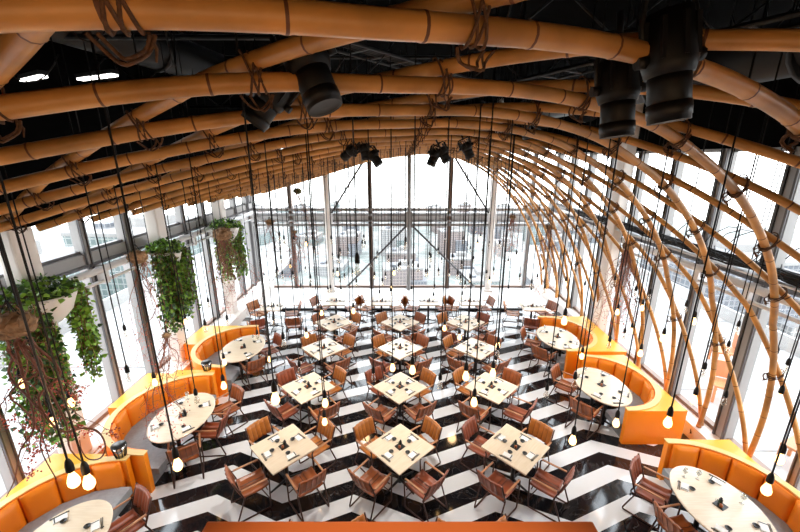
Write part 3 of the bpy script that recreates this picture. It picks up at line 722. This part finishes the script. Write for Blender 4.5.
# thin wires dangling through the dark ceiling
m=MB()
for i in range(26):
    x=R.uniform(-5,5.5); y=R.uniform(1.2,7); z=6.5; pts=[]
    dx,dy=R.uniform(-1.2,1.2),R.uniform(-.6,.6); sg=R.uniform(.1,.5)
    for j in range(9): t=j/8; pts.append((x+dx*t,y+dy*t,z-sg*4*t*(1-t)))
    m.tube(pts,.008,'duct',4)
o=m.build('ceiling_wires'); o['kind']='stuff'; tag(o,'tangle of thin dark wires hanging above the bamboo vault','wires')
# black cables lying along the right-hand window beam
m=MB()
for i in range(14):
    pts=[]; oy=R.uniform(0,6)
    for j in range(46):
        y=3.2+j*.2; pts.append((5.72+.07*math.sin(y*1.3+oy)+R.uniform(-.02,.02)+.015*(i%4),y,3.62+.05*math.sin(y*2.1+i)+.02*(i//4)+R.uniform(-.015,.015)))
    m.tube(pts,.016,'cord',5)
for i in range(7):
    y=R.uniform(4.2,9); pts=[(5.7+.12*math.sin(a)*1.2,y+.22*math.cos(a)*(1+.2*i),3.8+.28*math.sin(a*1.0)+.1) for a in [k*.6 for k in range(11)]]; m.tube(pts,.007,'cord',4)
tag(m.build('cable_bundle'),'tangled bundle of black cables lying on the right-hand window beam','cables')
m=MB(); m.box((5.78,8,3.52),(.22,11,.03),'pipe'); trim(m)
# ---------------------------------------------------------------- plants
def leafverts(p,d,up,s):
    w=d.cross(up).normalized(); 
    return [p,p+d*s*.25+w*s*.42,p+d*s*.55+w*s*.30,p+d*s,p+d*s*.55-w*s*.30,p+d*s*.25-w*s*.42],[(0,1,2,3),(0,3,4,5)]
def planter(x,y,z,strands,label,rad,dens,seed):
    rr=random.Random(seed)
    root=empty('planter_bowl',(x,y,z)); m=MB(); m.lathe([(.05,-.42),(.16,-.38),(.30,-.22),(.38,0),(.40,.06),(.37,.06),(.34,-.02),(.001,-.05)],'white',24,sx=rad/.4,sy=rad/.4); m.build('bowl',root)
    m=MB(); m.lathe([(.34*rad/.4,.0),(.2*rad/.4,.03),(.001,.05)],'nestgreen',20); m.build('soil',root); tag(root,'white bowl planter wrapped round the column, '+label,'planter','white planters on the left columns')
    iv=empty('trailing_ivy',(x,y,z+.05)); st=MB(); lf=MB()
    def leaf(p,dark):
        d=Vector((rr.gauss(0,1),rr.gauss(0,1),rr.gauss(-.5,.8))).normalized(); u=Vector((rr.gauss(0,1),rr.gauss(0,1),rr.gauss(.3,1))).normalized()
        if abs(d.dot(u))>.95: return
        vs,fs=leafverts(p,d,u,rr.uniform(.055,.105)); lf.add(vs,fs,'leaf_d' if dark else 'leaf')
    for k in range(int(260*dens)):   # crown over the bowl
        a=rr.random()*2*PI; q=math.sqrt(rr.random())*rad*1.12; leaf(Vector((q*math.cos(a),q*math.sin(a),rr.uniform(0,.26)*(1.25-q/rad*.6))),rr.random()<.45)
    for (dx,dy,ln,w,cnt,dk) in strands:
        for c in range(cnt):
            a=rr.random()*2*PI; q=w*math.sqrt(rr.random()); bx=dx+q*math.cos(a); by=dy+q*math.sin(a); l=ln*rr.uniform(.65,1.0); pts=[Vector((bx*.8,by*.8,.05))]
            n=int(l/.07); cx,cy=bx,by
            for j in range(1,n+1):
                cx+=rr.uniform(-.018,.018); cy+=rr.uniform(-.018,.018); p=Vector((cx,cy,.05-.07*j)); pts.append(p)
                for e in range(2): leaf(p+Vector((rr.uniform(-.05,.05),rr.uniform(-.05,.05),rr.uniform(-.03,.03))),rr.random()<dk)
            st.tube(pts,.005,'twig',4)
    st.build('stems',iv)['kind']='stuff'; lf.build('leaves',iv)['kind']='stuff'; tag(iv,'green ivy trailing down from the white planter, '+label,'ivy','ivy on the left columns')
planter(-5.35,5.25,3.32,[(-.08,-.34,2.5,.24,50,.6),(.16,-.24,2.0,.14,20,.6),(.22,.34,1.7,.14,26,.15)],'nearest the camera',.42,2.2,1)
planter(-5.35,8.3,3.25,[(.08,-.22,2.0,.25,56,.62),(.2,.2,1.8,.18,30,.25)],'middle of three',.34,2.0,2)
planter(-5.35,11.35,3.25,[(.0,-.26,1.8,.26,40,.35),(.15,.3,1.8,.24,30,.2)],'farthest of three',.40,1.8,3)
def hanging(px,py,zc,rad,drops,label,ln,moss=False,seed=0,berries=1.0):
    rr=random.Random(seed); p=at(px,py,zc)
    root=empty('hanging_root_ball',p)
    bm=bmesh.new(); bmesh.ops.create_icosphere(bm,subdivisions=3,radius=rad)
    for v in bm.verts:
        v.co*=1+.22*noise.noise(v.co*9/rad*.35)+rr.uniform(-.05,.05); v.co.z*=.72
    bm.verts.index_update(); m=MB(); m.add([v.co.copy() for v in bm.verts],[[v.index for v in f.verts] for f in bm.faces],'nestgreen' if moss else 'root',False); bm.free()
    for k in range(90):
        d=Vector((rr.gauss(0,1),rr.gauss(0,1),rr.gauss(0,.7))).normalized(); t=Vector((rr.gauss(0,1),rr.gauss(0,1),rr.gauss(0,1)))*.25*rad; b=Vector((d.x,d.y,d.z*.72))*rad
        m.tube([b*.95,b*1.1+t*.6,b*1.05+t*1.4],[.006,.004,.002],'root',4,caps=False)
    m.build('root_ball',root)
    m=MB(); m.tube([(0,0,rad*.6),(0,0,7.2-p.z)],.006,'cord',5)
    for a in range(3): m.tube([(rad*.7*math.cos(a*2.1),rad*.7*math.sin(a*2.1),rad*.3),(0,0,rad*1.5)],.005,'cord',4)
    m.build('cord',root)
    br=MB(); be=MB()
    for k in range(drops):
        a=rr.random()*2*PI; c=Vector((math.cos(a)*rad*.4,math.sin(a)*rad*.4,-rad*.4)); l=ln*rr.uniform(.6,1); n=max(4,int(l/.09)); pts=[c]; d=Vector((rr.uniform(-.3,.3),rr.uniform(-.3,.3),-1)).normalized()
        for j in range(n):
            d=(d+Vector((rr.gauss(0,.28),rr.gauss(0,.28),-.18))).normalized(); c=c+d*l/n; pts.append(c.copy())
            f=j/n
            if rr.random()<.75:
                e=c+Vector((rr.gauss(0,.09),rr.gauss(0,.09),rr.uniform(-.12,.04))); e2=e+Vector((rr.gauss(0,.05),rr.gauss(0,.05),-.05)); br.tube([c,e,e2],[.0035,.0025,.0015],'twig_r',3,caps=False)
                for q in range(int(rr.uniform(1,7)*berries*max(0,f-.25))):
                    b=e2+Vector((rr.gauss(0,.03),rr.gauss(0,.03),rr.gauss(0,.03))); r_=rr.uniform(.008,.015)
                    be.add([b+Vector(v)*r_ for v in ((1,0,0),(-1,0,0),(0,1,0),(0,-1,0),(0,0,1),(0,0,-1))],[(0,2,4),(2,1,4),(1,3,4),(3,0,4),(2,0,5),(1,2,5),(3,1,5),(0,3,5)],'berry',True)
        br.tube(pts,[.007-.0045*j/len(pts) for j in range(len(pts))],'twig' if k%2 else 'twig_r',4,caps=False)
    if drops: 
        br.build('twigs',root)['kind']='stuff'
        if be.v: be.build('berries',root)['kind']='stuff'
    return tag(root,label,'hanging plant','hanging root balls with red twigs')
HB=hanging(13,325,3.7,.175,8,'large brown hanging root ball with red-berried twigs at the left edge',2.1,seed=1,berries=5)
HP=HB.location.copy()
for pp in ([(18,340),(42,366),(14,388),(10,398),(24,410),(40,432),(52,470)],[(25,340),(8,372),(30,400),(44,420),(40,448),(60,486)],[(30,342),(60,372),(38,398),(58,430),(84,428),(98,432),(105,446),(100,458),(88,459),(81,450),(79,438)],[(14,342),(24,380),(34,425),(20,450),(14,480),(4,500)],[(22,345),(50,392),(66,425),(70,450),(92,470)]):
    q_=[at(a_,b_,3.65+.12*math.sin(k_*1.7)) for k_,(a_,b_) in enumerate(pp)]; pts=[]
    for k_ in range(len(q_)-1):
        p0,p1,p2,p3=q_[max(0,k_-1)],q_[k_],q_[k_+1],q_[min(len(q_)-1,k_+2)]
        for t_ in (0,.25,.5,.75): pts.append(.5*((2*p1)+(p2-p0)*t_+(2*p0-5*p1+4*p2-p3)*t_*t_+(3*p1-p0-3*p2+p3)*t_**3)-HP)
    m=MB(); m.tube(pts,[.013-.009*k_/len(pts) for k_ in range(len(pts))],'twig',6); m.build('vine',HB)
hanging(137,257,6.3,.15,8,'brown hanging root ball with twigs before the middle left ivy',2.7,seed=2)
hanging(222,234,10.2,.24,26,'brown root ball with pinkish twigs at the farthest left ivy',2.9,seed=3)
hanging(269,222,11,.11,8,'small brown root ball with drooping twigs by the far left corner',2.4,seed=4)
hanging(297,191,10.5,.11,6,'small mossy root ball high before the far left windows',2.2,moss=True,seed=5)
hanging(294,232,11.5,.07,16,'dense pink twig bunch hanging before the far left windows',1.3,seed=6)
hanging(512,217,11.5,.09,14,'small root ball with pink twigs before the far right windows',1.7,seed=7)
hanging(549,227,10.5,.11,12,'brown root ball with bare twigs at the far end of the bamboo',2.2,seed=8)
hanging(628,246,7.9,.115,24,'brown root ball with long red twigs before the right bamboo',2.4,seed=9)
hanging(166,335,6.2,.06,9,'red-berried twig bunch dangling over the second left booth table',1.9,seed=11,berries=1.8)
# ---------------------------------------------------------------- outside
m=MB(); m.box((-8.6,9,-.25),(4.8,26,.2),'terrace'); m.box((-8.6,9,-.14),(4.8,.02,.03),'alu'); m.box((-10.95,9,.05),(.1,26,.5),'terrace'); trim(m)
m=MB(); m.box((8.9,9,-.25),(5.2,26,.2),'terrace'); m.box((11.45,9,.05),(.1,26,.5),'terrace')
for y in (4,6,8,10,12): m.box((8.9,y,-.145),(5.2,.02,.02),'alu')
trim(m)
def outchair(x,y,rz,label):
    root=empty('terrace_chair',(x,y,-.15),rz)
    m=MB(); m.box((0,0,.42),(.5,.5,.05),'wood_out',bev=.01); m.build('seat',root); m=MB(); m.box((0,-.24,.68),(.5,.05,.42),'wood_out',bev=.01); m.build('backrest',root)
    for sx in (-1,1):
        for sy in (-1,1): m=MB(); m.box((sx*.22,sy*.22,.2),(.05,.05,.4),'wood_out'); m.build('leg',root)
    tag(root,label,'chair','wooden chairs on the right terrace')
outchair(7.35,5.6,.4,'reddish wooden chair on the terrace outside the right windows, nearest'); outchair(7.6,7.6,2.6,'reddish wooden chair on the terrace outside, middle one'); outchair(8.9,9.2,1.2,'reddish wooden chair on the terrace outside, farthest')
m=bpy.data.materials.new('city_ground'); m.use_nodes=True; nt=m.node_tree; b=nt.nodes['Principled BSDF']; b.inputs['Roughness'].default_value=.9
g=nt.nodes.new('ShaderNodeNewGeometry'); vo=nt.nodes.new('ShaderNodeTexVoronoi'); vo.inputs['Scale'].default_value=.07; vo.feature='DISTANCE_TO_EDGE'; n2=nt.nodes.new('ShaderNodeTexNoise'); n2.inputs['Scale'].default_value=.022; n2.inputs['Detail'].default_value=6
r1=nt.nodes.new('ShaderNodeValToRGB'); r1.color_ramp.elements[0].position=.03; r1.color_ramp.elements[1].position=.10; r1.color_ramp.elements[0].color=(.36,.36,.36,1); r1.color_ramp.elements[1].color=(.19,.20,.19,1)
r2=nt.nodes.new('ShaderNodeValToRGB'); r2.color_ramp.elements[0].position=.42; r2.color_ramp.elements[1].position=.6; r2.color_ramp.elements[0].color=(.11,.135,.12,1); r2.color_ramp.elements[1].color=(.30,.285,.27,1)
mx=nt.nodes.new('ShaderNodeMix'); mx.data_type='RGBA'; mx.inputs[0].default_value=.5
for a_,b_ in ((g.outputs['Position'],vo.inputs['Vector']),(g.outputs['Position'],n2.inputs['Vector']),(vo.outputs['Distance'],r1.inputs[0]),(n2.outputs['Fac'],r2.inputs[0]),(r1.outputs[0],mx.inputs[6]),(r2.outputs[0],mx.inputs[7]),(mx.outputs[2],b.inputs['Base Color'])): nt.links.new(a_,b_)
M['ground']=m
GZ=-75
m=MB(); m.lathe([(620,GZ-2),(620,GZ)],'ground',64,T=T_((0,0,0)),smooth=False); struct(m.build('ground'))
def building(x,y,w,d,h,rz,k,label):
    root=empty('office_building',(x,y,GZ),rz); m=MB(); m.box((0,0,h/2),(w,d,h),FAC[k]); m.build('body',root)
    m=MB(); m.box((0,0,h+.5),(w*1.02,d*1.02,1.0),'roof_pale'); m.box((w*.12,d*.1,h+2),(w*.4,d*.35,3),'roof_pale'); m.box((-w*.25,-d*.1,h+1.6),(w*.15,d*.3,1.6),FAC[3]); m.build('roof',root)
    m=MB(); m.box((w*.35,-d*.2,h*.32),(w*.5,d*.9,h*.64),FAC[(k+1)%4]); m.build('wing',root)
    tag(root,label,'building','distant city buildings')
for gx in range(-6,7):
  for gy in range(0,7):
    bx_=gx*46+R.uniform(-4,4); by_=215+gy*50+R.uniform(-4,4)
    if abs(bx_/by_)>.52 or R.random()<.15: continue
    building(bx_,by_,R.uniform(14,26),R.uniform(12,24),R.uniform(6,22),R.uniform(-.2,.2),R.randrange(4),'pale distant city building seen through the far windows')
building(-75,62,26,20,62,.2,1,'teal glazed tower seen through the nearest left windows')
building(-78,110,24,24,60,-.1,1,'teal glazed tower seen through the middle left windows')
building(-120,60,40,24,45,.3,0,'pale block seen low through the left windows')
building(110,120,40,30,50,.1,3,'grey block seen through the right windows behind the bamboo')
# ---------------------------------------------------------------- label pass: same label -> add an ordinal from the left
def wpos(o):
    return o.matrix_world.translation if o.type=='EMPTY' else None
bpy.context.view_layer.update()
byl={}
for o in ALL: byl.setdefault(o['label'],[]).append(o)
for lab,os in byl.items():
    if len(os)<2: continue
    def kx(o):
        q=proj(o.location); return q[0] if q else o.location.x
    os.sort(key=kx); n=len(os)
    for i,o in enumerate(os):
        if n==2: e='left one' if i==0 else 'right one'
        elif i==0: e='leftmost'
        elif i==n-1: e='rightmost'
        else: e=(ORD[i] if i<len(ORD) else str(i+1)+'th')+' from left'
        o['label']='%s, %s'%(lab,e)
# ---------------------------------------------------------------- light
w=bpy.data.worlds.new('World'); scn.world=w; w.use_nodes=True; nt=w.node_tree; bg=nt.nodes['Background']
tc=nt.nodes.new('ShaderNodeTexCoord'); sp=nt.nodes.new('ShaderNodeSeparateXYZ'); rp=nt.nodes.new('ShaderNodeValToRGB')
nt.links.new(tc.outputs['Generated'],sp.inputs[0]); nt.links.new(sp.outputs[2],rp.inputs[0])
rp.color_ramp.elements[0].position=0; rp.color_ramp.elements[0].color=(1,1,1,1); rp.color_ramp.elements[1].position=.8; rp.color_ramp.elements[1].color=(.86,.92,1,1)
nt.links.new(rp.outputs[0],bg.inputs[0]); bg.inputs[1].default_value=4.6
def area(name,loc,rot,sx,sy,e,col):
    l=bpy.data.lights.new(name,'AREA'); l.shape='RECTANGLE'; l.size=sx; l.size_y=sy; l.energy=e; l.color=col; o=bpy.data.objects.new(name,l); C.objects.link(o); o.location=loc; o.rotation_euler=rot; return o
area('rib_fill_light',(0,-1.2,4.4),(math.radians(105),0,0),5,1.0,24,(1,.66,.36))  # added warm fill behind the camera for the near ribs, no visible fixture
for i,(x,y) in enumerate(((-2,5.1),(2,5.1),(-2,8.3),(2,8.3),(-4.1,6),(4.2,6.8),(0,6.8))):
    l=bpy.data.lights.new('spot_beam','SPOT'); l.energy=210; l.color=(1,.93,.84); l.spot_size=math.radians(82); l.spot_blend=.8; l.shadow_soft_size=.1
    o=bpy.data.objects.new('spot_beam',l); C.objects.link(o); o.location=(x*.6,y,4.9); o.rotation_euler=Vector((x*.4,0,-4.1)).to_track_quat('-Z','Y').to_euler()
for i,(x,y,z) in enumerate(((-2.1,2.2,3.4),(2.8,3.4,2.8),(-3.5,4.4,2.4),(-1,6,2.2),(1.4,6,2.2),(4,5,2.3),(-1,9,2.2),(1.5,9,2.2))):
    l=bpy.data.lights.new('bulb_light','POINT'); l.energy=9; l.color=(1,.62,.30); l.shadow_soft_size=.12; o=bpy.data.objects.new('bulb_light',l); C.objects.link(o); o.location=(x,y,z+.25)
l=bpy.data.lights.new('ledge_fill_spot','SPOT'); l.energy=130; l.color=(1,.85,.65); l.spot_size=math.radians(44); l.spot_blend=.6; l.shadow_soft_size=.05  # added fill from above to brighten the terracotta ledge, no fixture modelled
o=bpy.data.objects.new('ledge_fill_spot',l); C.objects.link(o); o.location=(0,.35,6.4)
cam=bpy.data.cameras.new('Camera'); cam.sensor_width=36; cam.lens=F/800*36; cam.clip_end=3000; cam.clip_start=.05
co=bpy.data.objects.new('Camera',cam); C.objects.link(co); co.location=EYE; co.rotation_euler=(math.radians(90)-PITCH,0,0); scn.camera=co
vs=scn.view_settings; vs.view_transform='Standard'; vs.look='None'; vs.gamma=1; vs.exposure=0.48; vs.use_curve_mapping=False
